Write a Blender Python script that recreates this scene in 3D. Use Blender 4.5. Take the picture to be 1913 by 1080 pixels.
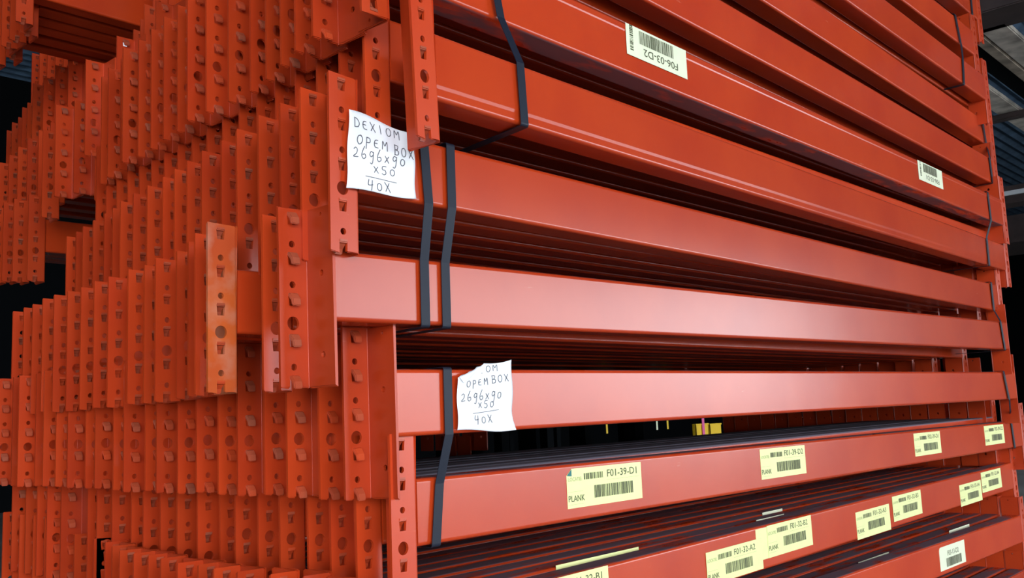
import bpy, bmesh, math, random
from mathutils import Vector, Matrix
random.seed(7)
for o in list(bpy.data.objects): bpy.data.objects.remove(o)
SC = bpy.context.scene
COL = SC.collection
OFF = 0.87            # height of the camera above the hall floor

# ------------------------------------------------------------------ camera
cam_d = bpy.data.cameras.new('camera'); cam = bpy.data.objects.new('camera', cam_d); COL.objects.link(cam)
SC.camera = cam
yaw, pitch, roll = 0.73589437, 0.12959691, -0.04361367
fw = Vector((math.cos(yaw)*math.cos(pitch), math.sin(yaw)*math.cos(pitch), math.sin(pitch)))
rt = fw.cross(Vector((0, 0, 1))).normalized(); up = rt.cross(fw)
rt2 = rt*math.cos(roll)+up*math.sin(roll); up2 = -rt*math.sin(roll)+up*math.cos(roll)
M = Matrix((rt2, up2, -fw)).transposed().to_4x4(); M.translation = Vector((0, 0, OFF))
cam.matrix_world = M
cam_d.sensor_width = 36.0; cam_d.lens = 36.0*1795.096/1913.0
cam_d.clip_start = 0.05; cam_d.clip_end = 200

# ------------------------------------------------------------------ view, world, light
SC.view_settings.view_transform = 'Standard'; SC.view_settings.look = 'None'
SC.view_settings.gamma = 1.0; SC.view_settings.use_curve_mapping = False
SC.view_settings.exposure = 0.05
W = bpy.data.worlds.new('overcast_sky'); SC.world = W; W.use_nodes = True
wn = W.node_tree.nodes; wl = W.node_tree.links; wn.clear()
wo = wn.new('ShaderNodeOutputWorld'); wb = wn.new('ShaderNodeBackground')
wb.inputs['Color'].default_value = (0.86, 0.93, 1.0, 1); wb.inputs['Strength'].default_value = 9.0
wl.new(wb.outputs[0], wo.inputs[0])

DOOR_X0, DOOR_X1, DOOR_Z, DOOR_Y = 4.8, 15.5, 2.8, -6.0
ld = bpy.data.lights.new('daylight_opening', 'AREA'); ld.shape = 'RECTANGLE'
ld.size = DOOR_X1-DOOR_X0; ld.size_y = DOOR_Z; ld.cycles.is_portal = True
lo = bpy.data.objects.new('daylight_opening', ld); COL.objects.link(lo)
lo.location = ((DOOR_X0+DOOR_X1)/2, DOOR_Y, DOOR_Z/2); lo.rotation_euler = (math.radians(90), 0, 0)
# second, taller opening behind the camera to the left
OPEN_X0, OPEN_X1, OPEN_Z = -7.5, .6, 4.4
ld2 = ld.copy(); ld2.size = OPEN_X1-OPEN_X0; ld2.size_y = OPEN_Z
lo2 = bpy.data.objects.new('daylight_opening_tall', ld2); COL.objects.link(lo2)
lo2.location = ((OPEN_X0+OPEN_X1)/2, DOOR_Y, OPEN_Z/2); lo2.rotation_euler = (math.radians(90), 0, 0)

# third opening in the left wall
ld3 = ld.copy(); ld3.size = 3.0; ld3.size_y = 4.2
lo3 = bpy.data.objects.new('daylight_opening_left', ld3); COL.objects.link(lo3)
lo3.location = (-8.0, -4.0, 2.1); lo3.rotation_euler = (math.radians(90), 0, math.radians(-90))

# ------------------------------------------------------------------ materials
def mat(name):
    m = bpy.data.materials.new(name); m.use_nodes = True
    return m, m.node_tree.nodes, m.node_tree.links, m.node_tree.nodes['Principled BSDF']

def plain(name, col, rough=0.6, metal=0.0, noise=0.0, scale=20, spec=0.5, bump=0.0):
    m, n, l, b = mat(name)
    b.inputs['Roughness'].default_value = rough; b.inputs['Metallic'].default_value = metal
    b.inputs['Specular IOR Level'].default_value = spec
    if noise > 0:
        tc = n.new('ShaderNodeTexCoord'); nz = n.new('ShaderNodeTexNoise'); nz.inputs['Scale'].default_value = scale
        nz.inputs['Detail'].default_value = 6
        l.new(tc.outputs['Object'], nz.inputs['Vector'])
        r = n.new('ShaderNodeValToRGB')
        r.color_ramp.elements[0].position = .3; r.color_ramp.elements[1].position = .7
        r.color_ramp.elements[0].color = tuple(c*(1-noise) for c in col)+(1,)
        r.color_ramp.elements[1].color = tuple(min(1, c*(1+noise)) for c in col)+(1,)
        l.new(nz.outputs['Fac'], r.inputs[0]); l.new(r.outputs[0], b.inputs['Base Color'])
        if bump:
            bp = n.new('ShaderNodeBump'); bp.inputs['Strength'].default_value = bump; bp.inputs['Distance'].default_value = .01
            l.new(nz.outputs['Fac'], bp.inputs['Height']); l.new(bp.outputs[0], b.inputs['Normal'])
    else: b.inputs['Base Color'].default_value = tuple(col)+(1,)
    return m

def paint(name, base, dark, dust_top=0.0, dust_bottom=0.0, rough=0.22, scuffs=0.35, pale=0.0, heavy=False):
    """baked orange-red rack paint, with dust lying on upward faces and scuffs of its own"""
    m, n, l, b = mat(name)
    tc = n.new('ShaderNodeTexCoord'); oi = n.new('ShaderNodeObjectInfo')
    off = n.new('ShaderNodeVectorMath'); off.operation = 'ADD'
    mul = n.new('ShaderNodeMath'); mul.operation = 'MULTIPLY'; mul.inputs[1].default_value = 37.0
    l.new(oi.outputs['Random'], mul.inputs[0])
    l.new(tc.outputs['Object'], off.inputs[0]); l.new(mul.outputs[0], off.inputs[1])
    V = off.outputs[0]
    nz = n.new('ShaderNodeTexNoise'); nz.inputs['Scale'].default_value = 5; nz.inputs['Detail'].default_value = 5; l.new(V, nz.inputs['Vector'])
    mx = n.new('ShaderNodeMix'); mx.data_type = 'RGBA'; mx.inputs['A'].default_value = dark+(1,); mx.inputs['B'].default_value = base+(1,)
    mr = n.new('ShaderNodeMapRange'); mr.inputs['From Min'].default_value = .35; mr.inputs['From Max'].default_value = .6
    l.new(nz.outputs['Fac'], mr.inputs['Value']); l.new(mr.outputs[0], mx.inputs['Factor'])
    col = mx.outputs['Result']
    # fine scratches and chips
    mp = n.new('ShaderNodeMapping'); mp.inputs['Scale'].default_value = (9, 60, 55); l.new(V, mp.inputs['Vector'])
    n2 = n.new('ShaderNodeTexNoise'); n2.inputs['Scale'].default_value = 1.6; n2.inputs['Detail'].default_value = 8; n2.inputs['Roughness'].default_value = .7
    l.new(mp.outputs[0], n2.inputs['Vector'])
    m2 = n.new('ShaderNodeMapRange'); m2.inputs['From Min'].default_value = .68; m2.inputs['From Max'].default_value = .76; m2.inputs['To Max'].default_value = scuffs
    l.new(n2.outputs['Fac'], m2.inputs['Value'])
    mxs = n.new('ShaderNodeMix'); mxs.data_type = 'RGBA'; mxs.inputs['B'].default_value = (.75, .38, .26, 1)
    l.new(m2.outputs[0], mxs.inputs['Factor']); l.new(col, mxs.inputs['A']); col = mxs.outputs['Result']
    if pale:
        n4 = n.new('ShaderNodeTexNoise'); n4.inputs['Scale'].default_value = 28; n4.inputs['Detail'].default_value = 8; l.new(V, n4.inputs['Vector'])
        m4 = n.new('ShaderNodeMapRange'); m4.inputs['From Min'].default_value = .45; m4.inputs['From Max'].default_value = .7; m4.inputs['To Max'].default_value = pale
        l.new(n4.outputs['Fac'], m4.inputs['Value'])
        mx4 = n.new('ShaderNodeMix'); mx4.data_type = 'RGBA'; mx4.inputs['B'].default_value = (.62, .36, .26, 1)
        l.new(m4.outputs[0], mx4.inputs['Factor']); l.new(col, mx4.inputs['A']); col = mx4.outputs['Result']
    rsock = None
    if dust_top or dust_bottom:
        # the dust lies where the beam's own top (object +Z) or old underside (object -Z) is
        sx = n.new('ShaderNodeSeparateXYZ'); l.new(tc.outputs['Normal'], sx.inputs[0])
        mt = n.new('ShaderNodeMapRange'); mt.inputs['From Min'].default_value = .05 if heavy else .75; mt.inputs['From Max'].default_value = .5 if heavy else .98; mt.inputs['To Max'].default_value = dust_top
        l.new(sx.outputs['Z'], mt.inputs['Value'])
        mb = n.new('ShaderNodeMapRange'); mb.inputs['From Min'].default_value = -.75; mb.inputs['From Max'].default_value = -.98; mb.inputs['To Max'].default_value = dust_bottom
        l.new(sx.outputs['Z'], mb.inputs['Value'])
        ad = n.new('ShaderNodeMath'); ad.operation = 'ADD'; l.new(mt.outputs[0], ad.inputs[0]); l.new(mb.outputs[0], ad.inputs[1])
        mp3 = n.new('ShaderNodeMapping'); mp3.inputs['Scale'].default_value = (7, 24, 24); mp3.inputs['Rotation'].default_value = (0, 0, .5); l.new(V, mp3.inputs['Vector'])
        n3 = n.new('ShaderNodeTexNoise'); n3.inputs['Scale'].default_value = 1.1; n3.inputs['Detail'].default_value = 6; l.new(mp3.outputs[0], n3.inputs['Vector'])
        m3 = n.new('ShaderNodeMapRange'); m3.inputs['From Min'].default_value = .0 if heavy else .36; m3.inputs['From Max'].default_value = .2 if heavy else .50
        l.new(n3.outputs['Fac'], m3.inputs['Value'])
        mm = n.new('ShaderNodeMath'); mm.operation = 'MULTIPLY'; l.new(ad.outputs[0], mm.inputs[0]); l.new(m3.outputs[0], mm.inputs[1])
        mxd = n.new('ShaderNodeMix'); mxd.data_type = 'RGBA'; mxd.inputs['B'].default_value = (.115, .105, .135, 1)
        l.new(mm.outputs[0], mxd.inputs['Factor']); l.new(col, mxd.inputs['A']); col = mxd.outputs['Result']
        rr = n.new('ShaderNodeMapRange'); rr.inputs['To Min'].default_value = rough; rr.inputs['To Max'].default_value = .6
        l.new(mm.outputs[0], rr.inputs['Value']); rsock = rr.outputs[0]
    hv = n.new('ShaderNodeHueSaturation')
    rv = n.new('ShaderNodeMapRange'); rv.inputs['To Min'].default_value = .86; rv.inputs['To Max'].default_value = 1.12
    l.new(oi.outputs['Random'], rv.inputs['Value']); l.new(rv.outputs[0], hv.inputs['Value'])
    l.new(col, hv.inputs['Color']); l.new(hv.outputs[0], b.inputs['Base Color'])
    if rsock: l.new(rsock, b.inputs['Roughness'])
    else: b.inputs['Roughness'].default_value = rough
    b.inputs['Specular IOR Level'].default_value = .42
    nb = n.new('ShaderNodeTexNoise'); nb.inputs['Scale'].default_value = 3.0; nb.inputs['Detail'].default_value = 2; l.new(V, nb.inputs['Vector'])
    bp = n.new('ShaderNodeBump'); bp.inputs['Strength'].default_value = .25; bp.inputs['Distance'].default_value = .004
    l.new(nb.outputs['Fac'], bp.inputs['Height']); l.new(bp.outputs[0], b.inputs['Normal'])
    return m

RED = (0.51, 0.048, 0.009); DRED = (0.46, 0.038, 0.008)
M_TUBE = paint('beam_paint', RED, DRED, dust_top=.9)
M_TUBEB = paint('beam_paint_stained_underside', RED, DRED, dust_top=.9, dust_bottom=.9)
M_TUBED = paint('thickly_dusted_beam_paint', RED, DRED, dust_top=1.0, heavy=True)
M_CONN = paint('end_plate_paint', RED, DRED, rough=.33, scuffs=.25)
M_CONNO = paint('worn_orange_paint', (.60, .105, .018), (.5, .065, .015), rough=.42, scuffs=.4, pale=.35)
M_HOOK = paint('hook_paint', (.52, .06, .016), (.34, .085, .045), rough=.36, scuffs=.1, pale=.0)
M_STRAP = plain('black_strapping', (.010, .014, .026), .45, spec=.22)
M_PAPER = plain('white_paper', (.86, .88, .92), .75)
M_YEL = plain('yellow_sticker_paper', (.80, .84, .36), .45, noise=.03, scale=30)
M_CREAM = plain('cream_sticker_paper', (.80, .84, .60), .45, noise=.03, scale=30)
M_INK = plain('grey_ink', (.10, .10, .12), .6)
M_PRINT = plain('printed_black', (.075, .085, .035), .6)
M_PRINTL = plain('faded_print', (.42, .46, .20), .6)
M_TEAL = plain('teal_sticker_back', (.02, .16, .15), .5)
M_FLOOR = plain('concrete_floor', (.34, .33, .31), .45, noise=.25, scale=1.5, bump=.1)
M_YARD = plain('yard_ground', (.42, .41, .39), .8, noise=.2, scale=.8)
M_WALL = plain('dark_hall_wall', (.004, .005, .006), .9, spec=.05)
M_ROOF = plain('blue_grey_roof_sheet', (.10, .17, .27), .6, noise=.4, scale=4)
M_WOOD = plain('weathered_wood', (.27, .22, .17), .85, noise=.55, scale=9, bump=.4)
M_WOOD2 = plain('grey_weathered_wood', (.42, .38, .33), .85, noise=.5, scale=7, bump=.4)
M_BROWN = plain('dark_brown_steel', (.045, .028, .026), .6, noise=.3, scale=8)
M_WHITE = plain('white_conduit', (.7, .72, .75), .5)
M_YBOX = plain('yellow_plastic', (.85, .55, .02), .5)
M_PINK = plain('pink_plastic', (.8, .12, .35), .5)

# ------------------------------------------------------------------ helpers
def link(name, me, m, parent=None, loc=None, rot=None):
    o = bpy.data.objects.new(name, me); COL.objects.link(o)
    if me is not None and m is not None and not me.materials: me.materials.append(m)
    if parent: o.parent = parent
    if loc is not None: o.location = loc
    if rot is not None: o.rotation_euler = rot
    return o

def tag(o, label=None, cat=None, group=None, kind=None):
    if label: o['label'] = label
    if cat: o['category'] = cat
    if group: o['group'] = group
    if kind: o['kind'] = kind
    elif cat: o['kind'] = 'thing'
    return o

def empty(name, loc, rot=(0, 0, 0)):
    o = bpy.data.objects.new(name, None); COL.objects.link(o); o.location = loc; o.rotation_euler = rot
    o.empty_display_size = .05
    return o

def tomesh(bm, name, smooth=False, recalc=True):
    if recalc: bmesh.ops.recalc_face_normals(bm, faces=bm.faces)
    me = bpy.data.meshes.new(name); bm.to_mesh(me); bm.free()
    if smooth:
        for p in me.polygons: p.use_smooth = True
    return me

def box_bm(bm, x0, x1, y0, y1, z0, z1):
    vs = [bm.verts.new((x, y, z)) for x in (x0, x1) for y in (y0, y1) for z in (z0, z1)]
    for f in ((0, 1, 3, 2), (4, 6, 7, 5), (0, 4, 5, 1), (2, 3, 7, 6), (0, 2, 6, 4), (1, 5, 7, 3)):
        bm.faces.new([vs[i] for i in f])
    return vs

def box_obj(name, x0, x1, y0, y1, z0, z1, m, parent=None, bev=0.0):
    """a box whose origin is at the middle of its base"""
    cx, cy = (x0+x1)/2, (y0+y1)/2
    bm = bmesh.new(); box_bm(bm, x0-cx, x1-cx, y0-cy, y1-cy, 0, z1-z0)
    if bev: bmesh.ops.bevel(bm, geom=bm.edges[:], offset=bev, segments=2, affect='EDGES')
    return link(name, tomesh(bm, name), m, parent, (cx, cy, z0))

# ------------------------------------------------------------------ the hall
def struct(o): o['kind'] = 'structure'; return o
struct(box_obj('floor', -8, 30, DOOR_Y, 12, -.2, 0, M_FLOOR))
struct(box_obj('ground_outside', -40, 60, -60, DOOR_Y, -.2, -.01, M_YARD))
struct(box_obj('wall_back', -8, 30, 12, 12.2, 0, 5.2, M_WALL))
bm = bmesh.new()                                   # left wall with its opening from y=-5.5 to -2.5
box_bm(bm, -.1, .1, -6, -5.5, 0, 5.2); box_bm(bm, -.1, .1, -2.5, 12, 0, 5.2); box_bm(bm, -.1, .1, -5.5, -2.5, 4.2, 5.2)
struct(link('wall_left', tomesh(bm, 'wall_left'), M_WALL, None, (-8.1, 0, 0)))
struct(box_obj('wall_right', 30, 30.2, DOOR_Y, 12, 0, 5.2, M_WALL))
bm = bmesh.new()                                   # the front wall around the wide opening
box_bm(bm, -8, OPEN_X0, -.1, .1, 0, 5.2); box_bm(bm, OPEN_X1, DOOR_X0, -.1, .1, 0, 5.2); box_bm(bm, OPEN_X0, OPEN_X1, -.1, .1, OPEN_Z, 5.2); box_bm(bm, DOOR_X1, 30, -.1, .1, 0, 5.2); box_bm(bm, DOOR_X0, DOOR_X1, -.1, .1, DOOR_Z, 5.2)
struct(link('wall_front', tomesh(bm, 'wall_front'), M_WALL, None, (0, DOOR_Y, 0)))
bm = bmesh.new()                                   # corrugated roof, ribs along X
N = 200
prev = None
for i in range(N+1):
    y = DOOR_Y-.1+(18.3)*i/N; z = 5.2+(.04 if i % 2 else 0)
    a, b_ = bm.verts.new((-8, y, z)), bm.verts.new((30, y, z)); c_, d_ = bm.verts.new((-8, y, 5.3)), bm.verts.new((30, y, 5.3))
    if prev:
        bm.faces.new((prev[0], prev[1], b_, a)); bm.faces.new((prev[2], c_, d_, prev[3]))
    prev = (a, b_, c_, d_)
struct(link('ceiling', tomesh(bm, 'ceiling'), M_ROOF))

# ------------------------------------------------------------------ beam meshes
BD, BH = .050, .090
def tube_mesh(L, lip=0):
    """closed box beam, origin at the left end, front top corner. lip: +1 seam near the bottom, -1 near the top"""
    r = .0055; prof = []
    def arc(cy, cz, a0):
        a = math.radians(a0); prof.append((cy+r*math.cos(a)+.0006*math.cos(a+math.pi/2)*-1, cz+r*math.sin(a)-.0006*math.sin(a+math.pi/2)))
        for k in range(5):
            a = math.radians(a0+90*k/4); prof.append((cy+r*math.cos(a), cz+r*math.sin(a)))
        a = math.radians(a0+90); prof.append((cy+r*math.cos(a)+.0006*math.cos(a+math.pi/2), cz+r*math.sin(a)+.0006*math.sin(a+math.pi/2)))
    # go round: front-bottom, back-bottom, back-top, front-top   (y,z)
    arc(r, -BH+r, 180); arc(BD-r, -BH+r, 270); arc(BD-r, -r, 0); arc(r, -r, 90)
    if lip:
        zs = -BH+.0175 if lip > 0 else -.0135
        if lip > 0:   # front face: a shallow fold, the band under it set back
            s = -.0010; prof = [(y-(s if (y < .006 and z < zs) else 0), z) for y, z in prof]
            prof += [(0, zs+.0029), (0, zs+.0021), (.0010, zs-.0021), (.0010, zs-.0029)]
        else:
            s = .0011; prof = [(y-(s if (y < .006 and z > zs) else 0), z) for y, z in prof]
            prof += [(-s, zs+.0012), (-s, zs+.0004), (0, zs-.0016), (0, zs-.0024)]
    bm = bmesh.new(); n = 6; rings = []
    for i in range(n+1):
        x = L*i/n; rings.append([bm.verts.new((x, y, z)) for y, z in prof])
    for i in range(n):
        for j in range(len(prof)):
            k = (j+1) % len(prof)
            bm.faces.new((rings[i][j], rings[i][k], rings[i+1][k], rings[i+1][j]))
    bm.faces.new(rings[0][::-1]); bm.faces.new(rings[-1])
    bmesh.ops.recalc_face_normals(bm, faces=bm.faces)
    for f in bm.faces: f.smooth = len(f.verts) == 4
    for e in bm.edges:
        if len(e.link_faces) == 2 and e.calc_face_angle(0) > math.radians(35): e.smooth = False
    return tomesh(bm, 'beam_tube')

CH, TOPO, PW, FW, TH = .230, .060, .060, .046, .0042   # connector height, part above the beam, plate depth, flange width, thickness
T_Z = [.0135+.0525*k for k in range(5)]
def trap():     # hook slot, wide at the top; z positive up about its centre
    return [(-.0052, -.0075), (.0052, -.0075), (.0066, .0075), (.003, .0088), (-.003, .0088), (-.0066, .0075)]
def circ(r, n=16): return [(r*math.cos(2*math.pi*i/n), r*math.sin(2*math.pi*i/n)) for i in range(n)]

def flange_2d(feats, x0, x1, z0, z1, notch=None):
    """2-D panels (list of quads) with holes, and hole outlines. feats: (cx, cz, hh, outline) sorted from the top"""
    quads, outl = [], []
    z = z1
    for cx, cz, hh, pts in feats:
        ztop, zbot = cz+hh+.0012, cz-hh-.0012
        if z > ztop: quads.append([(x0, ztop), (x1, ztop), (x1, z), (x0, z)])
        P = [(cx+a, cz+b) for a, b in pts]
        # outline ccw; rect points by angle with corners inserted
        ang = [math.atan2(b, a) for a, b in pts]
        cor = [(x1, ztop), (x0, ztop), (x0, zbot), (x1, zbot)]
        cang = [math.atan2(b-cz, a-cx) for a, b in cor]
        items = [(a % (2*math.pi), 'p', i) for i, a in enumerate(ang)]+[(a % (2*math.pi), 'c', i) for i, a in enumerate(cang)]
        items.sort()
        def onrect(a):
            dx, dz = math.cos(a), math.sin(a); t = 1e9
            if dx > 1e-9: t = min(t, (x1-cx)/dx)
            if dx < -1e-9: t = min(t, (x0-cx)/dx)
            if dz > 1e-9: t = min(t, (ztop-cz)/dz)
            if dz < -1e-9: t = min(t, (zbot-cz)/dz)
            return (cx+dx*t, cz+dz*t)
        def onpoly(a):
            dx, dz = math.cos(a), math.sin(a); best = None
            for i in range(len(P)):
                (ax, az), (bx, bz) = P[i], P[(i+1) % len(P)]
                ax -= cx; bx -= cx; az -= cz; bz -= cz
                den = dx*(bz-az)-dz*(bx-ax)
                if abs(den) < 1e-12: continue
                t = (ax*(bz-az)-az*(bx-ax))/den; s = (ax*dz-az*dx)/den
                if t > 0 and -1e-6 <= s <= 1+1e-6 and (best is None or t < best): best = t
            return (cx+dx*best, cz+dz*best)
        ring = []
        for a, t, i in items:
            ring.append((P[i], onrect(a)) if t == 'p' else (onpoly(a), cor[i]))
        for i in range(len(ring)):
            j = (i+1) % len(ring)
            quads.append([ring[i][0], ring[i][1], ring[j][1], ring[j][0]])
        outl.append([r[0] for r in ring])
        z = zbot
    if notch:
        nx, w, nz = notch
        quads.append([(x0, nz), (x1, nz), (x1, z), (x0, z)])
        quads.append([(x0, z0), (nx-w, z0), (nx-w, nz), (x0, nz)]); quads.append([(nx+w, z0), (x1, z0), (x1, nz), (nx+w, nz)])
        outl.append('notch')
    elif z > z0: quads.append([(x0, z0), (x1, z0), (x1, z), (x0, z)])
    return quads, outl

def slab(bm, quads, outl, to3, boundary, notch=None):
    """two faces `TH` apart from 2-D quads. to3(a, z, depth)"""
    for q in quads:
        for d in (0, TH): bm.faces.new([bm.verts.new(to3(a, z, d)) for a, z in q])
    loops = [o for o in outl if o != 'notch']
    for lp in loops+[boundary]:
        n = len(lp)
        for i in range(n):
            (a, z), (c, w) = lp[i], lp[(i+1) % n]
            bm.faces.new([bm.verts.new(to3(*p)) for p in ((a, z, 0), (c, w, 0), (c, w, TH), (a, z, TH))])

def conn_mesh(side, kind, hooks=False):
    """L-shaped end connector. side -1 = left end, +1 = right end; kind 'hook' (flange at the back) or 'slot' (flange at the front)"""
    bm = bmesh.new()
    zt, zb = TOPO, TOPO-CH
    hx = -.0265
    rb = .005                                        # outside bend radius
    feats = []
    for k in range(4):
        feats.append((hx, zt-T_Z[k], .009, trap()))
    feats.append((hx, zt-(T_Z[1]-.0195), .0046, circ(.0044)))
    feats.append((hx, zt-(T_Z[2]-.0195), .0046, circ(.0044)))
    feats.append((hx, zt-(T_Z[3]-.0225), .0092, circ(.0088, 20)))
    feats.append((hx, zt-(T_Z[4]-.0195), .0046, circ(.0044)))
    feats.sort(key=lambda f: -f[1])
    ztn = zt-T_Z[4]+.0075; nw = .0062
    q, o = flange_2d(feats, -FW, -rb, zb, zt, (hx, nw, ztn))
    bound = [(-FW, zb), (hx-nw, zb), (hx-nw, ztn), (hx+nw, ztn), (hx+nw, zb), (-rb, zb), (-rb, zt), (-FW, zt)]
    yf = 0.0 if kind == 'slot' else PW               # outer face of the flange
    sg = 1 if kind == 'slot' else -1
    slab(bm, q, o, lambda a, z, d: (a, yf+sg*d, z), bound)
    # bend
    for i in range(4):
        a0, a1 = math.radians(90*i/4), math.radians(90*(i+1)/4)
        for ra in (rb, rb-TH):
            pts = []
            for a in (a0, a1):
                x = -rb+ra*math.sin(a); y = rb-ra*math.cos(a)
                pts.append((x, yf+sg*y))
            bm.faces.new([bm.verts.new(p) for p in ((*pts[0], zb), (*pts[1], zb), (*pts[1], zt), (*pts[0], zt))])
        for z in (zb, zt):
            P = [(-rb+r_*math.sin(a), yf+sg*(rb-r_*math.cos(a)), z) for r_, a in ((rb, a0), (rb, a1), (rb-TH, a1), (rb-TH, a0))]
            bm.faces.new([bm.verts.new(p) for p in P])
    # end plate at x in [-TH, 0], from the bend to the other edge, with rounded free corners
    ya, yb = rb, PW
    pf = []
    for zz, rr in ((.010, .0024), (.086, .0042), (.190, .0042)):
        pf.append((.036, zt-zz, rr+.0004, circ(rr, 12)))
    q, o = flange_2d(pf, ya, yb, zb, zt)
    slab(bm, q, o, lambda a, z, d: (-d, yf+sg*a, z), [(ya, zb), (yb, zb), (yb, zt), (ya, zt)])
    if hooks:
        for k in range(5): hook_into(bm, hx, yf+sg*TH, zt-T_Z[k], sg)
    bmesh.ops.remove_doubles(bm, verts=bm.verts, dist=1e-5)
    # round the outer sheet edges
    ed = []
    for e in bm.edges:
        if len(e.link_faces) != 2: continue
        if e.calc_face_angle(0) < math.radians(60): continue
        vs = [v.co for v in e.verts]
        if all(abs(v.x+FW) < 1e-5 for v in vs) or all(abs(v.z-zt) < 1e-5 for v in vs) or all(abs(v.z-zb) < 1e-5 for v in vs) \
           or all(abs(v.y-(yf+sg*PW)) < 1e-5 for v in vs): ed.append(e)
    try: bmesh.ops.bevel(bm, geom=ed, offset=.0013, segments=2, affect='EDGES', clamp_overlap=True)
    except Exception: pass
    if side > 0:
        for v in bm.verts: v.co.x = -v.co.x
        bmesh.ops.reverse_faces(bm, faces=bm.faces)
    return tomesh(bm, 'end_connector')

def hook_into(bm, hx, y, zc, sg):
    """a pressed hook leaning out and down. sg: direction it sticks out"""
    t = .0038; w0, w1 = .0070, .0060
    path = [(-.003, .0105), (.0055, .0080), (.0112, .0010), (.0124, -.0080)]      # (out, z) outer side
    inner = [(-.003, .0055), (.0015, .0040), (.0066, -.0015), (.0080, -.0080)]
    n = len(path); R = []
    for i in range(n):
        w = w0+(w1-w0)*i/(n-1)
        R.append([bm.verts.new((hx+s*w, y+sg*a[0], zc+a[1])) for a in (path[i], inner[i]) for s in (-1, 1)])
    for i in range(n-1):
        a, b = R[i], R[i+1]
        bm.faces.new((a[0], a[1], b[1], b[0])); bm.faces.new((a[2], b[2], b[3], a[3]))
        bm.faces.new((a[0], b[0], b[2], a[2])); bm.faces.new((a[1], a[3], b[3], b[1]))
    bm.faces.new((R[0][0], R[0][2], R[0][3], R[0][1])); bm.faces.new((R[-1][0], R[-1][1], R[-1][3], R[-1][2]))

def hook_mesh(sg):
    bm = bmesh.new(); hook_into(bm, 0, 0, 0, sg)
    bmesh.ops.recalc_face_normals(bm, faces=bm.faces)
    bmesh.ops.bevel(bm, geom=[e for e in bm.edges if e.calc_face_angle(0) > math.radians(50)], offset=.0011, segments=2, affect='EDGES')
    return tomesh(bm, 'hook')

TUBES = {}
def get_tube(L, lip, under):
    k = (round(L, 3), lip, under)
    if k not in TUBES:
        me = tube_mesh(L, lip); me.materials.append({False: M_TUBE, True: M_TUBEB, 'dusty': M_TUBED}[under]); TUBES[k] = me
    return TUBES[k]
CONN = {}
for s in (-1, 1):
    for kd in ('hook', 'slot'):
        me = conn_mesh(s, kd, hooks=(s > 0)); me.materials.append(M_CONN); CONN[(s, kd)] = me
me = conn_mesh(-1, 'slot'); me.materials.append(M_CONNO); CONN[(-1, 'worn')] = me
HOOKM = {'hook': hook_mesh(-1), 'slot': hook_mesh(1)}
for me in HOOKM.values(): me.materials.append(M_HOOK)

def copy_tree(o, parent=None):
    c = o.copy(); COL.objects.link(c); c.parent = parent
    for ch in o.children: copy_tree(ch, c)
    return c

PROTO = {}
def make_beam(kind, L, lip=0, flip=False, under=False, worn=False, left_hooks=True, raise_=0):
    """kind = which side the left connector flange is on. Parts: beam_tube, two end_connector (> hook)"""
    root = empty('rack_beam', (0, 0, 0))
    tb = link('beam_tube', get_tube(L, lip, under), None, root)
    for s in (-1, 1):
        ky = (s, 'worn') if (worn and s < 0) else (s, kind)
        c = link('end_connector', CONN[ky], None, root, (0 if s < 0 else L, 0, 0))
        if flip: c.scale = (1, 1, -1); c.location.z = -BH
        if raise_:
            c.location.z = raise_
            if s < 0: c.rotation_euler = (0, -.03, 0); c.scale = (.9, 1, 1)
        if s < 0 and left_hooks:
            sg = 1 if kind == 'slot' else -1; yf = 0 if kind == 'slot' else PW
            for k in range(5):
                link('hook', HOOKM[kind], None, c, (-.0265, yf+sg*TH*.5, TOPO-T_Z[k]))
    return root

def beam(kind, X, Y, Z, L=2.696, ya=0, pi=0, lip=0, flip=False, under=False, worn=False, hooks=True, raise_=0):
    key = (kind, round(L, 3), lip, flip, under, worn, hooks, raise_)
    if key not in PROTO:
        r = make_beam(kind, L, lip, flip, under, worn, hooks, raise_); PROTO[key] = r
    else: r = copy_tree(PROTO[key])
    r.location = (X, Y, Z+OFF); r.rotation_euler = (0, -pi, ya)
    return r

ORD = ['front', 'second', 'third', 'fourth', 'fifth', 'sixth', 'seventh', 'eighth', 'ninth', 'tenth', 'eleventh', 'twelfth', 'thirteenth',
       'fourteenth', 'fifteenth', 'sixteenth', 'seventeenth', 'eighteenth', 'nineteenth', 'twentieth', 'twenty-first', 'twenty-second',
       'twenty-third', 'twenty-fourth', 'twenty-fifth', 'twenty-sixth', 'twenty-seventh', 'twenty-eighth']
END = {'hook': 'raised hooks', 'slot': 'punched slots'}
def layer(desc, group, items, first_label):
    out = []
    for i, it in enumerate(items):
        b = beam(**it)
        if i == 0: lab = first_label
        else: lab = '%s red beam back in the %s, with %s' % (ORD[i], desc, END[it['kind']])
        tag(b, lab, 'beam', group); out.append(b)
    return out

rj = lambda s: random.uniform(-s, s)
A = {}
# --- layer with upside-down stickers
it = [dict(kind='slot', X=.7869, Y=.905, Z=.6638, ya=.0013, pi=-.0053, lip=-1, flip=True, under=True)]
for x, y in zip([.788, .80, .818, .832, .846, .845, .843, .845, .86, .868, .876, .883, .881, .906, .907, .92],
                [1.010, 1.066, 1.127, 1.186, 1.25, 1.312, 1.376, 1.44, 1.50, 1.565, 1.627, 1.69, 1.75, 1.81, 1.868, 1.927]):
    it.append(dict(kind='hook', X=x, Y=y-.056, Z=.682+rj(.002)))
A['a'] = layer('layer with upside-down stickers', 'beams in the layer with upside-down stickers', it,
               'red box beam carrying the two upside-down barcode stickers on its face')
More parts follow.
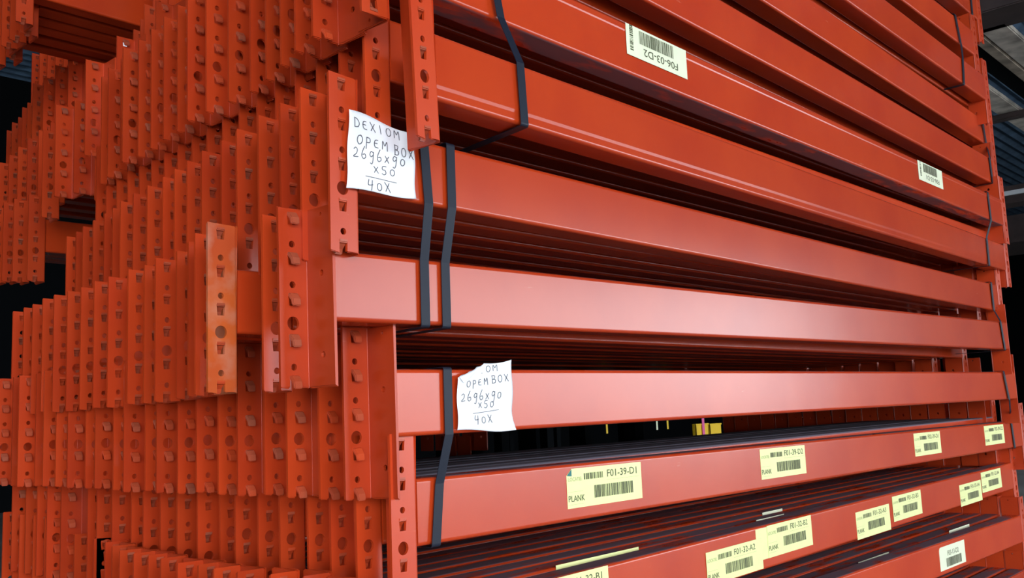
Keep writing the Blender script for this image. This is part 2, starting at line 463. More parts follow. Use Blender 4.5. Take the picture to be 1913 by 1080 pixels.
# --- layer just under it
it = [dict(kind='slot', X=.8321, Y=.8696, Z=.4983, ya=.0214, pi=.0013, lip=1, raise_=.025)]
for k in range(1, 19):
    y = .905+.0605*k; it.append(dict(kind='slot', X=.838+.10*(y-.96), Y=y, Z=.550+rj(.001)))
A['b'] = layer('layer above the upper paper note', 'beams in the layer above the upper paper note', it,
               'red box beam with a pink seam line, directly above the upper handwritten note')
# --- layer of the upper note
it = []
for i, y in enumerate([.9472, 1.017, 1.086, 1.15, 1.227, 1.29, 1.36, 1.428, 1.49, 1.551, 1.62, 1.691, 1.764, 1.83, 1.888, 1.96, 2.032, 2.09, 2.156]):
    if i == 0: it.append(dict(kind='slot', X=.7641, Y=.9472, Z=.3799, ya=-.0012, pi=-.0074))
    else: it.append(dict(kind='slot', X=.764+.153*(y-.947)+rj(.004), Y=y, Z=.379-.002*random.random()))
A['c'] = layer('layer of the upper paper note', 'beams in the layer of the upper paper note', it,
               'red box beam with the upper handwritten note hanging over its left end')
# --- pink-lit layer between the notes
it = [dict(kind='hook', X=.7368, Y=.965, Z=.215, ya=-.0167, pi=.0057)]
for x, y in [(.70, 1.07), (.674, 1.162), (.70, 1.24), (.728, 1.309), (.75, 1.384), (.749, 1.45), (.769, 1.527), (.77, 1.587), (.772, 1.666), (.78, 1.74), (.79, 1.818), (.79, 1.878), (.789, 1.938), (.80, 2.02), (.812, 2.102), (.82, 2.17), (.827, 2.249)]:
    it.append(dict(kind='slot', X=x+.046, Y=y, Z=.215+rj(.002), worn=(x == .674)))
A['d'] = layer('layer between the two notes', 'beams in the layer between the two notes', it,
               'red box beam shining pink between the two handwritten notes, crossed by two straps')
A['d'][2]['label'] = 'beam with the worn, dusty orange slotted end plate between the two notes'
# --- layer of the lower note
ey = [1.036, 1.106, 1.165, 1.24, 1.30, 1.36, 1.42, 1.48, 1.538, 1.597, 1.656, 1.715, 1.775, 1.835, 1.894, 1.953, 2.012, 2.071, 2.13, 2.19, 2.25, 2.31, 2.37]
it = []
for i, y in enumerate(ey):
    LL = 2.696 if y < 2.1 else 1.3
    if i == 0: it.append(dict(kind='hook', X=.8458, Y=.9796, Z=.0667, ya=-.0142, pi=.0006))
    else: it.append(dict(kind='hook', X=.846+rj(.005)+.008*(i % 2), Y=y-.056, Z=.0667+rj(.002), L=LL))
A['e'] = layer('layer of the lower paper note', 'beams in the layer of the lower paper note', it,
               'red box beam with the lower handwritten note stuck beside its black strap')
# --- layer with four yellow stickers
fy = [.9888, 1.06, 1.12, 1.18, 1.24, 1.30, 1.36, 1.42, 1.48, 1.54, 1.60, 1.66, 1.72, 1.78, 1.84, 1.90, 1.96, 2.02, 2.08, 2.14, 2.20]
it = []
for i, y in enumerate(fy):
    kd = 'slot' if i < 16 else 'hook'
    if i == 0: it.append(dict(kind='slot', X=.8837, Y=.9888, Z=-.0806, L=2.84, ya=-.0005, pi=-.0062))
    else: it.append(dict(kind=kd, X=.886+rj(.005), Y=y, Z=(-.0806 if y < 1.45 else -.122)+rj(.0008), L=2.78 if y < 2.1 else 1.25, under='dusty'))
A['f'] = layer('layer with four yellow stickers', 'beams in the layer with four yellow stickers', it,
               'red box beam with four yellow barcode stickers spaced along its dusty-topped face')
# --- layer with seven yellow stickers
it = [dict(kind='slot', X=.80, Y=1.012, Z=-.261, L=2.893, ya=.0038, pi=.0061)]
for x, y in [(.76, 1.075), (.75, 1.135), (.74, 1.20), (.74, 1.26), (.75, 1.32), (.75, 1.38), (.76, 1.45), (.77, 1.51), (.775, 1.57), (.78, 1.63), (.80, 1.70), (.82, 1.77), (.83, 1.84), (.85, 1.91), (.85, 1.97)]:
    it.append(dict(kind='slot', X=x+.046, Y=y, Z=-.26+rj(.002), L=2.893))
for x, y in [(.84, 2.09), (.845, 2.16), (.84, 2.22), (.85, 2.28), (.85, 2.34)]:
    it.append(dict(kind='slot', X=x+.046, Y=y, Z=-.23, L=2.80))
A['g'] = layer('layer with seven yellow stickers', 'beams in the layer with seven yellow stickers', it,
               'red box beam with seven overlapping yellow barcode stickers on its face')
it = [dict(kind='slot', X=.9417, Y=1.0036, Z=-.3966, ya=-.0025, pi=-.0076)]
for k in range(1, 9): it.append(dict(kind='slot', X=.94+rj(.005), Y=1.0036+.0605*k, Z=-.416))
A['h'] = layer('layer of the round-cornered sticker', 'beams in the layer of the round-cornered sticker', it,
               'red box beam with one pale round-cornered sticker, near the bottom right corner')
it = [dict(kind='slot', X=.935+rj(.004), Y=1.0+.0605*k, Z=-.597) for k in range(7)]
A['i'] = layer('lowest layer, bottom right corner', 'beams in the lowest visible layer', it,
               'lowest red box beam, only its top corner showing at bottom right')
# --- layers above
SH = {'F1': (.8251, .9139, .8293, .0063, -.0111, 4, 'first layer above the upside-down stickers'), 'F2': (.9313, .9294, .9965, .0106, -.0151, 4, 'second layer above the upside-down stickers'),
      'F3': (.793, .9118, 1.1154, .0033, -.0089, 3, 'third layer above the upside-down stickers'), 'F4': (.7253, .9312, 1.240, -.0026, -.0011, 3, 'fourth layer above the upside-down stickers'),
      'F5': (.911, .950, 1.4239, 0, 0, 3, 'topmost layer, upper right corner')}
for nm, (X, Y, Z, ya, pi, n, desc) in SH.items():
    it = [dict(kind='slot', X=X, Y=Y, Z=Z, ya=ya, pi=pi)]
    for k in range(1, n): it.append(dict(kind='slot', X=X+.004*k, Y=Y+.062*k+(.02 if ya > 0 and n > 3 else 0), Z=Z-.008, ya=ya*.5 if n < 4 else 0, pi=pi))
    A[nm] = layer(desc, 'beams in the '+desc, it, 'front red box beam of the '+desc)
# --- the stack behind, seen at the left
def back(group, items, labels):
    for (kd, x, y, z), lb in zip(items, labels): tag(beam(kd, x, y, z), lb, 'beam', group)
back('jutting beams of the stack behind', [('hook', .986, 2.1, .802), ('hook', .994, 2.283, .741), ('hook', 1.031, 2.04, .853), ('hook', 1.012, 2.218, .74), ('hook', 1.011, 2.101, .70),
      ('hook', 1.087, 1.964, .931), ('slot', 1.116, 2.134, .968), ('slot', 1.158, 2.237, .975), ('slot', 1.193, 2.346, .991), ('slot', 1.27, 2.625, 1.355), ('slot', 1.029, 2.502, .723)],
     ['brightest hooked red beam end, jutting out with its broad plate showing, at upper left', 'leftmost bright hooked red beam end, white paper showing through its holes',
      'hooked red beam end just right of the brightest jutting one, white showing through holes', 'short-looking hooked red beam end between the two brightest jutting ones',
      'lowest hooked red beam end under the brightest jutting one', 'hooked red beam end reaching the top edge of the view, behind the jutting ones',
      'slotted red beam end near the top edge, first left of the tall hooked one', 'slotted red beam end near the top edge, second left of the tall hooked one',
      'slotted red beam end near the top edge, third left of the tall hooked one', 'dim slotted red beam end hanging from the top edge, left of the black gap',
      'slotted red beam end resting on the bare beam face above the black gap'])
back('lower row of the stack behind', [('slot', 1.039, 2.612, .573), ('slot', 1.055, 2.756, .59), ('slot', 1.081, 2.903, .611), ('slot', 1.103, 3.056, .629)],
     ['slotted red beam end whose bare face shows above the black gap at left', 'slotted red beam end, first to the left of the bare beam face',
      'slotted red beam end, second to the left of the bare beam face', 'slotted red beam end at the left edge, above the black gap'])
back('far upper staircase of beam ends', [('slot', 1.515, 3.263+.075*k, 1.472-.002*k) for k in range(9)],
     ['%s slotted beam end from the top, dim far staircase at the upper left' % ('first' if k == 0 else ORD[k]) for k in range(9)])
back('far middle staircase of beam ends', [('hook', 1.268, 2.872, 1.105), ('hook', 1.262, 2.953, 1.10), ('hook', 1.259, 3.036, 1.083), ('slot', 1.276, 3.222, 1.10), ('slot', 1.301, 3.33, 1.067),
      ('slot', 1.322, 3.43, 1.08), ('slot', 1.346, 3.53, 1.074), ('slot', 1.365, 3.64, 1.085), ('slot', 1.387, 3.75, 1.085)],
     ['%s beam end from the right, far middle staircase left of the jutting ones' % ('first' if k == 0 else ORD[k]) for k in range(9)])
back('far lower staircase of beam ends', [('slot', 1.146, 2.748, .825), ('slot', 1.153, 2.848, .797+.03), ('slot', 1.163, 2.956, .83), ('slot', 1.183, 3.083, .835), ('slot', 1.203, 3.21, .84), ('slot', 1.221, 3.339, .845)],
     ['%s beam end from the right, far lower row at the left edge' % ('first' if k == 0 else ORD[k]) for k in range(6)])
def paper(name, pts, label):
    bm = bmesh.new(); o = Vector(pts[3]); vs = [bm.verts.new(Vector(p)-o) for p in pts]
    bm.faces.new(vs); bmesh.ops.subdivide_edges(bm, edges=bm.edges[:], cuts=5, use_grid_fill=True)
    for v in bm.verts: v.co.y += .004*math.sin(v.co.x*60+v.co.z*40)
    ob = link(name, tomesh(bm, name, smooth=True), M_PAPER, None, o+Vector((0, 0, OFF)))
    sd = ob.modifiers.new('thickness', 'SOLIDIFY'); sd.thickness = .0003
    tag(ob, label, 'paper', 'papers in the stack behind')
for i, (x, y) in enumerate([(.965, 2.53), (1.005, 2.60), (1.0, 2.665), (1.0, 2.725), (1.04, 2.80), (1.02, 2.87), (1.3, 2.45), (1.4, 2.385), (1.45, 2.32), (1.6, 2.255), (1.75, 2.19), (1.9, 2.125)]):
    tag(beam('slot', x, y, 1.24), '%s red beam in the dim bundle at the top left corner of the view' % (ORD[i] if i else 'nearest'), 'beam', 'dim bundle at the top left corner')

# trestles carrying the stacks behind, hidden by the front stack
for zt, y0, y1, x0, x1, lb in ((.483, 2.58, 3.12, 1.9, 3.3, 'lower row of the stack behind'), (.600, 2.0, 2.56, 1.5, 2.85, 'jutting beams of the stack behind'), (.71, 2.70, 3.42, 2.0, 3.4, 'far lower staircase'),
                           (.977, 2.84, 3.84, 2.15, 3.6, 'far middle staircase'), (1.362, 3.22, 3.95, 2.3, 3.8, 'far upper staircase'), (1.148, 2.10, 2.95, 1.7, 2.95, 'dim bundle at the top left')):
    tr = tag(empty('steel_trestle', ((x0+x1)/2, (y0+y1)/2, 0)), 'dark steel trestle under the '+lb, 'trestle')
    hx_, hy_ = (x1-x0)/2, (y1-y0)/2
    for x in (-hx_, hx_):
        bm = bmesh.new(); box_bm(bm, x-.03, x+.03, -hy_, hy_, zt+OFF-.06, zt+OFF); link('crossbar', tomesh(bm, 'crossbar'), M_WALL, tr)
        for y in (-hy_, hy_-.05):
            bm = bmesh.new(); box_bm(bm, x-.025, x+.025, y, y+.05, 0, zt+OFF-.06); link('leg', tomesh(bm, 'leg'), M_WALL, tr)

# ------------------------------------------------------------------ stickers (parts of their beams)
def txt(s, size, parent, m, x, z, y=-.0009, sx=1.0, name='printed_text', flip=False, align='LEFT'):
    cu = bpy.data.curves.new(name, 'FONT'); cu.body = s; cu.size = size; cu.align_x = align; cu.align_y = 'CENTER'
    cu.materials.append(m); cu.resolution_u = 3; cu.offset = .00012
    o = bpy.data.objects.new(name, cu); COL.objects.link(o); o.parent = parent
    me = bpy.data.meshes.new_from_object(o); bpy.data.objects.remove(o)
    if not me.materials: me.materials.append(m)
    o = link(name, me, None, parent)
    o.location = (x, y, z); o.rotation_euler = (math.radians(90), 0, 0); o.scale = (sx, 1, 1)
    return o

def bars(name, parent, x0, x1, z0, z1, m, seed, vertical=True):
    rnd = random.Random(seed); bm = bmesh.new(); p = x0 if vertical else z0; end = x1 if vertical else z1
    while p < end-.001:
        w = rnd.choice((.0008, .0012, .002, .003)); w = min(w, end-p)
        a = (p, p+w)
        c = [(a[0], z0), (a[1], z0), (a[1], z1), (a[0], z1)] if vertical else [(x0, a[0]), (x1, a[0]), (x1, a[1]), (x0, a[1])]
        bm.faces.new([bm.verts.new((x, -.0009, z)) for x, z in c])
        p += w+rnd.choice((.0007, .001, .0018))
    return link(name, tomesh(bm, name, recalc=False), m, parent)

def sheet(name, parent, w, h, m, cut=0.0, rnd=0.0, x=0, z=0):
    """thin paper standing in XZ, origin its top-left, slightly in front of the face"""
    bm = bmesh.new(); pts = [(0, -h), (w, -h), (w, 0)]
    if cut: pts += [(cut, 0), (0, -cut*.8)]
    elif rnd: pts += [(rnd-rnd*math.sin(a), -rnd+rnd*math.cos(a)) for a in (math.radians(90*i/5) for i in range(6))]
    else: pts += [(0, 0)]
    f = bm.faces.new([bm.verts.new((a, -.0006, b)) for a, b in pts])
    r = bmesh.ops.extrude_face_region(bm, geom=[f]); vs = [v for v in r['geom'] if isinstance(v, bmesh.types.BMVert)]
    for v in vs: v.co.y = -.0001
    return link(name, tomesh(bm, name), m, parent, (x, 0, z))

def sticker(b, s, z, code, label, w=.205, h=.062, style='yellow', upside=False, seed=1, cut=0, sub='PLANK'):
    m = {'yellow': M_YEL, 'cream': M_CREAM}[style]
    y0 = -.0013 if upside else 0
    st = sheet('barcode_sticker', b, w, h, m, cut=cut, rnd=.012 if style == 'cream' and not upside else 0)
    st['label'] = label
    if upside:
        st.location = (s+w, y0, z-h); st.rotation_euler = (0, math.pi, 0)
        txt(code, .019, st, M_PRINT, .03, -.016, sx=1.35)
        bars('barcode', st, .045, .155, -.052, -.028, M_PRINT, seed)
        bars('barcode', st, .172, .182, -.056, -.010, M_PRINT, seed+9, vertical=False)
        return st
    st.location = (s, y0, z)
    if style == 'cream':
        txt(code, .019, st, M_PRINT, .062, -.022, sx=1.15)
        bars('barcode', st, .05, .178, -.058, -.034, M_PRINT, seed)
        return st
    txt('LOCATIE:', .0085, st, M_PRINTL, .003, -.017, sx=1.0)
    bars('barcode', st, .044, .096, -.019, -.009, M_PRINT, seed)
    txt(code, .0165, st, M_PRINT, .105, -.0135, sx=1.25)
    txt(sub, .0135, st, M_PRINT, .002, -.0475, sx=1.0)
    bars('barcode', st, .070, .178, -.050, -.030, M_PRINT, seed+5)
    bm = bmesh.new()
    for (xa, xb, zz) in ((.001, .04, -.0365), (.001, .04, -.0565), (.104, .198, -.0235)):
        bm.faces.new([bm.verts.new((x, -.0009, v)) for x, v in ((xa, zz), (xb, zz), (xb, zz+.0004), (xa, zz+.0004))])
    link('ruled_line', tomesh(bm, 'ruled_line', recalc=False), M_PRINTL, st)
    return st

a0, f0, g0, h0 = A['a'][0], A['f'][0], A['g'][0], A['h'][0]
sticker(a0, .532, .000, 'F06-03-D2', 'cream sticker with upside-down code F06-03-D2', w=.192, h=.056, style='cream', upside=True, seed=3)
sticker(a0, 1.915, -.001, 'F06-03-D1', 'cream sticker with upside-down code F06-03-D1', w=.195, h=.055, style='cream', upside=True, seed=4)
sticker(a0, -.06, -.022, 'F06-03-D3', 'cream sticker cut off by the top edge of the photo', w=.190, h=.060, style='cream', upside=True, seed=6)
st = sticker(f0, .317, -.008, 'F01-39-D1', 'yellow sticker F01-39-D1 with a lifted teal corner', seed=11, cut=.013)
bm = bmesh.new(); bm.faces.new([bm.verts.new(p) for p in ((.0005, -.001, -.0105), (.0125, -.001, -.0005), (.0100, -.003, -.0115))])
link('lifted_corner', tomesh(bm, 'lifted_corner'), M_TEAL, st)
sticker(f0, .950, -.008, 'F01-39-D2', 'yellow sticker F01-39-D2', seed=12)
sticker(f0, 1.815, -.008, 'F02-39-D1', 'yellow sticker with a torn top edge, third along the beam', seed=13)
sticker(f0, 2.426, -.007, 'F02-39-D2', 'yellow sticker nearest the right end of the beam', seed=14)
G = .199
sticker(g0, .125+G, -.001, 'F01-32-B1', 'yellow sticker F01-32-B1 at the bottom edge of the photo', seed=21)
sheet('older_sticker', g0, .05, .064, M_YEL, x=.842+G, z=-.005)['label'] = 'plain strip of an older sticker'
s_ = sticker(g0, .641+G, -.024, 'F01-32-A2', 'yellow sticker F01-32-A2', w=.222, seed=22)
s_.location.y = -.0008
s_ = sticker(g0, .890+G, -.003, 'F01-32-B2', 'yellow sticker F01-32-B2', w=.21, h=.066, seed=23); s_.location.y = -.0008
sticker(g0, 1.347+G, -.025, 'F01-32-A3', 'yellow sticker F01-32-A3', w=.215, h=.066, seed=24)
s_ = sticker(g0, 1.585+G, -.010, 'F01-32-B3', 'yellow sticker F01-32-B3', w=.21, h=.065, seed=25); s_.location.y = -.0008
sticker(g0, 2.124+G, -.028, 'F01-32-A4', 'yellow sticker left of the pair near the right end', w=.21, h=.064, seed=26)
s_ = sticker(g0, 2.340+G, -.007, 'F01-32-B4', 'yellow sticker with torn top, right of the pair', w=.212, h=.064, seed=27); s_.location.y = -.0008
sticker(h0, 1.895, -.013, 'F03-13-D2', 'pale sticker F03-13-D2 with round corner', w=.212, h=.064, style='cream', seed=31)
for (ly, k, s, w, mm) in (('g', 1, .46, .24, M_YEL), ('g', 1, 1.15, .13, M_CREAM), ('g', 2, 1.30, .10, M_CREAM), ('g', 1, 1.86, .20, M_CREAM), ('h', 1, 1.50, .2, M_CREAM), ('h', 1, 2.18, .19, M_CREAM)):
    q = sheet('sticker', A[ly][k], w, .062, mm, x=s, z=.0035); q['label'] = 'sticker showing as a thin pale strip'

# ------------------------------------------------------------------ handwritten notes
GL = {  # strokes in a 1 x 1 cell, y up
 'D': [[(.1, 1), (.12, 0)], [(.0, .95), (.5, .9), (.85, .55), (.7, .15), (.12, .02)]],
 'E': [[(.75, .9), (.3, .85), (.1, .5), (.25, .1), (.8, .05)], [(.12, .5), (.65, .52)]],
 'X': [[(.05, 1), (.9, .0)], [(.85, .95), (.1, .05)]],
 'I': [[(.4, 1), (.5, 0)]],
 'O': [[(.55, .95), (.2, .8), (.1, .35), (.4, .02), (.8, .2), (.9, .65), (.65, .95), (.5, .93)]],
 'M': [[(.1, 0), (.15, .95), (.5, .45), (.85, .95), (.95, -.1)]],
 'P': [[(.2, .95), (.2, -.35)], [(.15, .9), (.7, .85), (.75, .45), (.2, .35)]],
 'B': [[(.2, 1), (.2, 0)], [(.05, 1), (.75, .95), (.65, .6), (.25, .52)], [(.25, .52), (.85, .4), (.75, .05), (.1, 0)]],
 '2': [[(.1, .8), (.4, 1), (.7, .8), (.55, .4), (.05, .05), (.9, .1)]],
 '6': [[(.55, 1.3), (.2, .7), (.12, .25), (.4, 0), (.8, .2), (.65, .5), (.25, .4)]],
 '9': [[(.75, .8), (.35, .9), (.15, .55), (.4, .35), (.75, .6), (.78, .85), (.72, 0), (.5, -.4), (.2, -.3)]],
 'x': [[(.1, .75), (.85, .0)], [(.8, .75), (.1, .0)]],
 '0': [[(.5, .75), (.2, .6), (.15, .2), (.45, 0), (.8, .2), (.8, .6), (.5, .75)]],
 '5': [[(.85, .95), (.25, .9), (.2, .55), (.65, .5), (.75, .15), (.4, -.05), (.05, .08)]],
 '4': [[(.2, 1), (.1, .45), (.85, .5)], [(.75, .95), (.6, -.15)]],
 '.': [[(.4, .05), (.55, .0)]],
}
def note(name, corners, label, lines, fold=None, amp=.003, curl=None):
    """corners TL, TR, BR, BL in world; paper bulges out along -Y"""
    TL, TR, BR, BL = [Vector(c) for c in corners]
    org = BL.copy()
    def S(u, v, lift=0.0):    # v up
        p = TL.lerp(TR, u).lerp(BL.lerp(BR, u), 1-v)
        out = amp*(math.sin(u*5.1+v*2.3)*.5+.6)+.0014*math.sin(v*9+u*3)
        if v > .93: p.z += .0025*math.sin(u*6.0)*(v-.93)/.07
        if v < .07: p.z += .0022*math.sin(u*5+1)*(.07-v)/.07
        if curl: out += curl*max(0, u+(1-v)-1.72)**1.5
        p.y -= out+lift
        return p-org
    bm = bmesh.new(); n = 26; g = {}
    for i in range(n+1):
        for j in range(n+1):
            u, v = i/n, j/n; lift = 0
            if fold:
                fu, fv = fold; d = 1-(u/fu+(1-v)/fv)
                if d > 0:   # fold the corner down over the sheet
                    k = 2*d/(1/fu**2+1/fv**2); u2, v2 = u+k/fu, v-k/fv
                    g[i, j] = bm.verts.new(S(u2, v2, .0012+.004*d)); continue
            g[i, j] = bm.verts.new(S(u, v))
    for i in range(n):
        for j in range(n): bm.faces.new((g[i, j], g[i+1, j], g[i+1, j+1], g[i, j+1]))
    top = bm.faces[:]
    me = tomesh(bm, name, smooth=True, recalc=False)
    o = link(name, me, M_PAPER, None, org)
    sd = o.modifiers.new('thickness', 'SOLIDIFY'); sd.thickness = .0002; sd.offset = 0
    tag(o, label, 'note', 'handwritten notes')
    bm = bmesh.new()
    def ribbon(pts, w=.0058):
        P = []
        for k in range(len(pts)-1):                      # densify with a smooth curve
            a, b = pts[max(0, k-1)], pts[k]; c, d = pts[k+1], pts[min(len(pts)-1, k+2)]
            for s in range(6):
                t = s/6
                f = [0.5*(2*b[q]+(c[q]-a[q])*t+(2*a[q]-5*b[q]+4*c[q]-d[q])*t*t+(3*b[q]-a[q]-3*c[q]+d[q])*t**3) for q in (0, 1)]
                P.append(f)
        P.append(list(pts[-1])); prev = None
        for k, (u, v) in enumerate(P):
            q0, q1 = P[max(0, k-1)], P[min(len(P)-1, k+1)]; dx, dy = q1[0]-q0[0], q1[1]-q0[1]; L_ = math.hypot(dx, dy) or 1
            nx, ny = -dy/L_*w, dx/L_*w
            cur = (bm.verts.new(S(u+nx, v+ny, .0005)), bm.verts.new(S(u-nx, v-ny, .0005)))
            if prev: bm.faces.new((prev[0], cur[0], cur[1], prev[1]))
            prev = cur
    for (s, u0, v0, cw, ch, sl) in lines:
        if s == '-':
            ribbon([(u0, v0), (u0+cw*.5, v0+sl*.4), (u0+cw, v0+sl)], .0045); continue
        for k, c in enumerate(s):
            if c == ' ': continue
            for stq in GL[c]: ribbon([(u0+cw*(k+px*.72), v0+ch*py+sl*k) for px, py in stq])
    h = link('handwriting', tomesh(bm, 'handwriting', recalc=False), M_INK, o)
    return o

cX, cY, cZ = .7641, .9472, .3799+OFF
note('handwritten_note', [(cX-.020, .9430, cZ+.014), (cX+.088, .9425, cZ+.004), (cX+.092, .9425, cZ-.086), (cX-.026, .9430, cZ-.091)],
     'upper white paper note with handwriting, hanging over a slotted red beam end',
     [('DEXIOM', .07, .80, .125, .125, .006), ('OPEM', .12, .60, .125, .12, .004), ('BOX', .68, .585, .11, .14, -.006), ('2696x90', .08, .425, .115, .125, .004),
      ('x50', .37, .27, .125, .12, .004), ('-', .24, .20, .48, 0, -.015), ('40X', .27, .03, .125, .135, .0)], amp=.0025)
eX, eY, eZ = .8458, .9783, .0667+OFF
note('handwritten_note', [(eX+.103, eY-.0065, eZ+.001), (eX+.216, eY-.008, eZ+.015), (eX+.213, eY-.008, eZ-.089), (eX+.100, eY-.0065, eZ-.087)],
     'lower white paper note with folded corner, on a red beam beside a strap',
     [('.OM', .40, .86, .125, .10, .004), ('OPEM', .15, .675, .105, .10, .003), ('BOX', .61, .69, .12, .11, .0), ('2696x90', .07, .46, .108, .12, .0),
      ('x50', .37, .34, .11, .11, .0), ('-', .26, .265, .50, 0, .03), ('40X', .28, .11, .125, .125, .0)], fold=(.5, .13), amp=.002, curl=.05)

# ------------------------------------------------------------------ straps
def strap(pts, label, w=.016, t=.0009):
    """plastic band along pts (x, y, z), its width along X, bent round the corners"""
    P = []
    n = len(pts)
    for k, p in enumerate(pts):
        if 0 < k < n-1:
            a, b = Vector(pts[k-1]), Vector(pts[k+1]); v = Vector(p)
            d0 = (a-v); d1 = (b-v); r = min(.004, d0.length*.4, d1.length*.4)
            if d0.normalized().dot(d1.normalized()) > -.9:
                for s in range(5):
                    q = s/4; P.append((v+d0.normalized()*r*(1-q)**2+d1.normalized()*r*q**2))
                continue
        P.append(Vector(p))
    bm = bmesh.new(); org = Vector(pts[0]); rings = []
    for k, p in enumerate(P):
        d = (P[min(k+1, len(P)-1)]-P[max(k-1, 0)]).normalized(); nrm = Vector((1, 0, 0)).cross(d).normalized()
        wx = Vector((w/2, 0, 0))
        rings.append([bm.verts.new(q-org) for q in (p-wx, p+wx, p+wx-nrm*t, p-wx-nrm*t)])
    for a, b in zip(rings, rings[1:]):
        for j in range(4): bm.faces.new((a[j], a[(j+1) % 4], b[(j+1) % 4], b[j]))
    bm.faces.new(rings[0]); bm.faces.new(rings[-1][::-1])
    o = link('strapping_band', tomesh(bm, 'strap'), M_STRAP, None, org+Vector((0, 0, OFF)))
    return tag(o, label, 'strap', 'black straps round the bundles')

def wrap(front, yb, label, w=.016, skew=.0):
    """front: points top to bottom on the faces; band goes back over the top and under the bottom"""
    x0, y0, z0 = front[0]; x1, y1, z1 = front[-1]
    strap([(x0+skew, yb, z0)]+front+[(x1+skew, yb, z1)], label, w)
wrap([(.972, .8975, .6665), (.992, .8975, .574), (.997, .8685, .498), (1.001, .8685, .4055)], 1.95, 'black strap round the layer with upside-down stickers, at its left end', skew=.17)
wrap([(.873, .9425, .3825), (.879, .9425, .29), (.882, .9585, .214), (.881, .9585, .1225)], 2.10, 'left one of the two parallel black straps beside the upper note', skew=.17)
wrap([(.924, .9425, .3825), (.923, .9425, .29), (.921, .9580, .214), (.920, .9580, .1225)], 2.10, 'right one of the two parallel black straps beside the upper note', skew=.17)
wrap([(.934, .9745, .0690), (.933, .9745, -.024), (.921, .9845, -.09), (.911, .9845, -.1735)], 2.10, 'black strap left of the lower note, slanting down over the yellow-stickered beam', skew=.17)
wrap([(3.33, .9060, .653), (3.335, .9060, .558), (3.315, .9195, .503), (3.312, .9195, .4085)], 1.9, 'black strap near the right end of the beam with upside-down stickers')
wrap([(3.385, .9405, .3635), (3.385, .9405, .268), (3.36, .9180, .229), (3.378, .9180, .1365)], 2.1, 'black strap near the right end of the beam between the two notes')
wrap([(3.41, .9390, .0710), (3.44, .9390, -.0235), (3.60, .9845, -.094), (3.612, .9845, -.1895)], 2.1, 'thin black strap at the right end of the lower note beam')
wrap([(3.53, .9530, .962), (3.55, .9530, .865), (3.474, .9275, .802), (3.482, .9275, .7075)], 1.6, 'thin black strap at the right end, first layer above the upside-down stickers')
wrap([(3.24, .9210, 1.240), (3.27, .9210, 1.144), (3.258, .9170, 1.094), (3.242, .9170, .9985)], 1.1, 'thin black strap with a bent tail on the upper right beams')
wrap([(3.54, .9475, 1.427), (3.535, .9475, 1.3315)], 1.1, 'thin black strap at the very top right')

# ------------------------------------------------------------------ what the stacks stand on, and what shows around them
for x, wh in ((1.25, 'nearest the left beam ends'), (2.2, 'halfway along the beams'), (3.15, 'nearest the right beam ends')):
    tag(box_obj('timber_bearer', x-.05, x+.05, .95, 2.4, 0, .10, M_WOOD, bev=.004), 'timber bearer on the floor under the stack, '+wh, 'timber', 'bearers under the stack')

Z0 = OFF
def rail(name, x0, x1, y0, y1, z0, z1, m, label, cat, group=None, bev=.006):
    return tag(box_obj(name, x0, x1, y0, y1, z0+Z0, z1+Z0, m, bev=bev), label, cat, group)
rail('steel_beam', 5.06, 5.36, -.5, 6.0, 1.90, 2.12, M_BROWN, 'dark brown steel beam crossing overhead at the upper right corner', 'beam')
rail('wooden_plank', 5.30, 8.2, 1.27, 1.40, 1.90, 1.935, M_WOOD2, 'broad pale grey plank overhead at right, under the dark brown steel beam', 'plank', 'overhead planks')
rail('wooden_plank', 5.42, 9.2, 1.405, 1.47, 1.895, 1.93, M_WOOD, 'narrow brown plank overhead at right, beside the broad pale one', 'plank', 'overhead planks')
rail('wooden_plank', 6.0, 10.0, 1.66, 1.80, 1.90, 1.935, M_WOOD2, 'lower grey plank overhead at right, with the thin brown bar across it', 'plank', 'overhead planks')
rail('notched_rail', 5.5, 9.0, 1.49, 1.60, 1.93, 1.99, M_WALL, 'dark notched rail between the two pale overhead planks at right', 'rail')
rail('brown_bar', 7.04, 7.12, 1.2, 6.0, 1.86, 1.90, M_BROWN, 'thin brown bar crossing under the lower grey plank at right', 'bar')
rail('white_conduit', 9.72, 9.76, -.5, 6.0, 1.84, 1.88, M_WHITE, 'thin white conduit line crossing the blue-grey roof at right', 'pipe')
rail('roof_purlin', 10.6, 10.9, -.5, 8.0, 1.92, 2.1, M_BROWN, 'dark purlin just beyond the thin white conduit at right', 'purlin', 'roof purlins')
rail('roof_purlin', 13.3, 14.6, -.5, 8.0, 1.90, 2.25, M_BROWN, 'broad weathered brown purlin, farther than the white conduit', 'purlin', 'roof purlins')
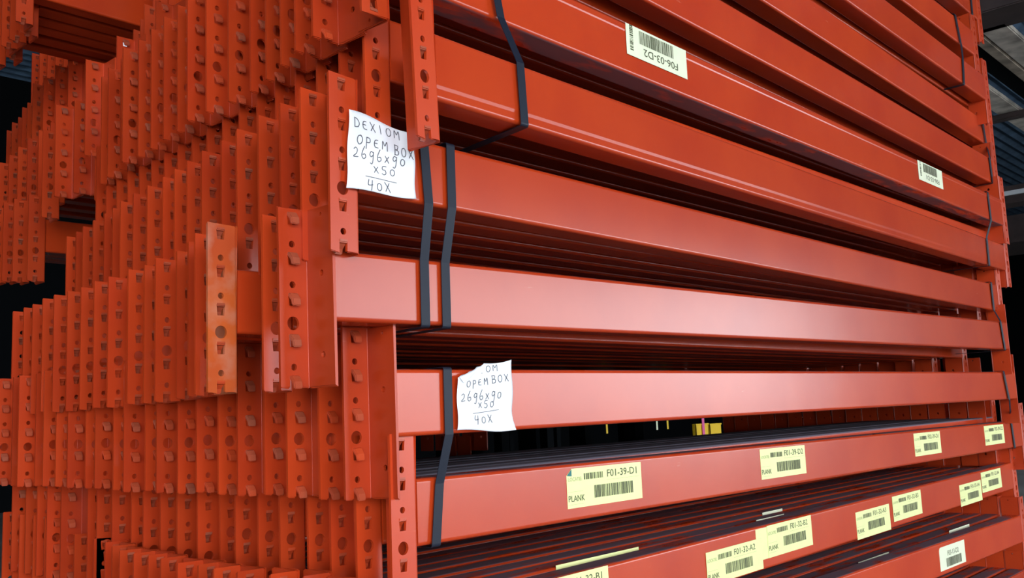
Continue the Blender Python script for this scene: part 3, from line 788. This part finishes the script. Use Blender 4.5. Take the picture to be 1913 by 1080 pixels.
# a goods shelf far behind, glimpsed through the gap under the lower note beam
sh = tag(empty('goods_shelf', (6.3, 4.4, 0)), 'dark goods shelf glimpsed through the gap under the lower note beam', 'shelf', None)
def sbox(name, x0, x1, y0, y1, z0, z1, m, parent):
    bm = bmesh.new(); box_bm(bm, x0, x1, y0, y1, z0, z1)
    bmesh.ops.bevel(bm, geom=bm.edges[:], offset=.0015, segments=1, affect='EDGES')
    return link(name, tomesh(bm, name), m, parent)
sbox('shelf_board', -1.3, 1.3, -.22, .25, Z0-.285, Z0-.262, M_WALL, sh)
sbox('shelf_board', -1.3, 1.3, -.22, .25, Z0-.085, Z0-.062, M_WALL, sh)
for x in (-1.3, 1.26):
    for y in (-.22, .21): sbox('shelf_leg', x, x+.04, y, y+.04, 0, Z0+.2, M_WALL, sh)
for x, m in zip((5.346, 5.555, 5.703, 5.828, 5.957, 6.188, 6.334), (M_YBOX, M_YBOX, M_YBOX, M_YEL, M_CREAM, M_CREAM, M_YBOX)):
    sbox('price_tag', x-6.3-.011, x-6.3+.011, -.224, -.221, Z0-.165, Z0-.062, m, sh)
def crate(x0, x1, z1, label):
    t = tag(empty('yellow_crate', ((x0+x1)/2, 4.2, Z0-.262)), label, 'crate', 'yellow crates on the far shelf')
    w = (x1-x0)/2; h = z1+.262
    bm = bmesh.new(); box_bm(bm, -w, w, 0, .04, 0, .006)
    for a in ((-w, -w+.006, 0, .04), (w-.006, w, 0, .04), (-w, w, 0, .006), (-w, w, .034, .04)): box_bm(bm, a[0], a[1], a[2], a[3], 0, h)
    link('crate_body', tomesh(bm, 'crate_body'), M_YBOX, t)
    sbox('rim', -w-.004, w+.004, -.004, 0, h-.012, h, M_YBOX, t)
crate(6.99, 7.17, -.148, 'right yellow crate glimpsed through the black gap')
crate(6.775, 6.965, -.141, 'left yellow crate glimpsed through the black gap, crossed by a pink strip')
o = sbox('pink_strip', 6.857, 6.893, 4.19, 4.1945, Z0-.262, Z0-.088, M_PINK, None); tag(o, 'pink plastic strip standing against the left yellow crate', 'strip')
paper('white_paper', [(1.056, 2.53, .754), (1.16, 2.50, .70), (1.16, 2.49, .622), (1.064, 2.52, .636)], 'white paper behind the see-through holes of the leftmost jutting beam end')
paper('white_paper', [(1.045, 2.21, .95), (1.095, 2.18, .93), (1.10, 2.185, .852), (1.05, 2.215, .864)], 'white paper sliver beside the brightest jutting beam end at upper left')
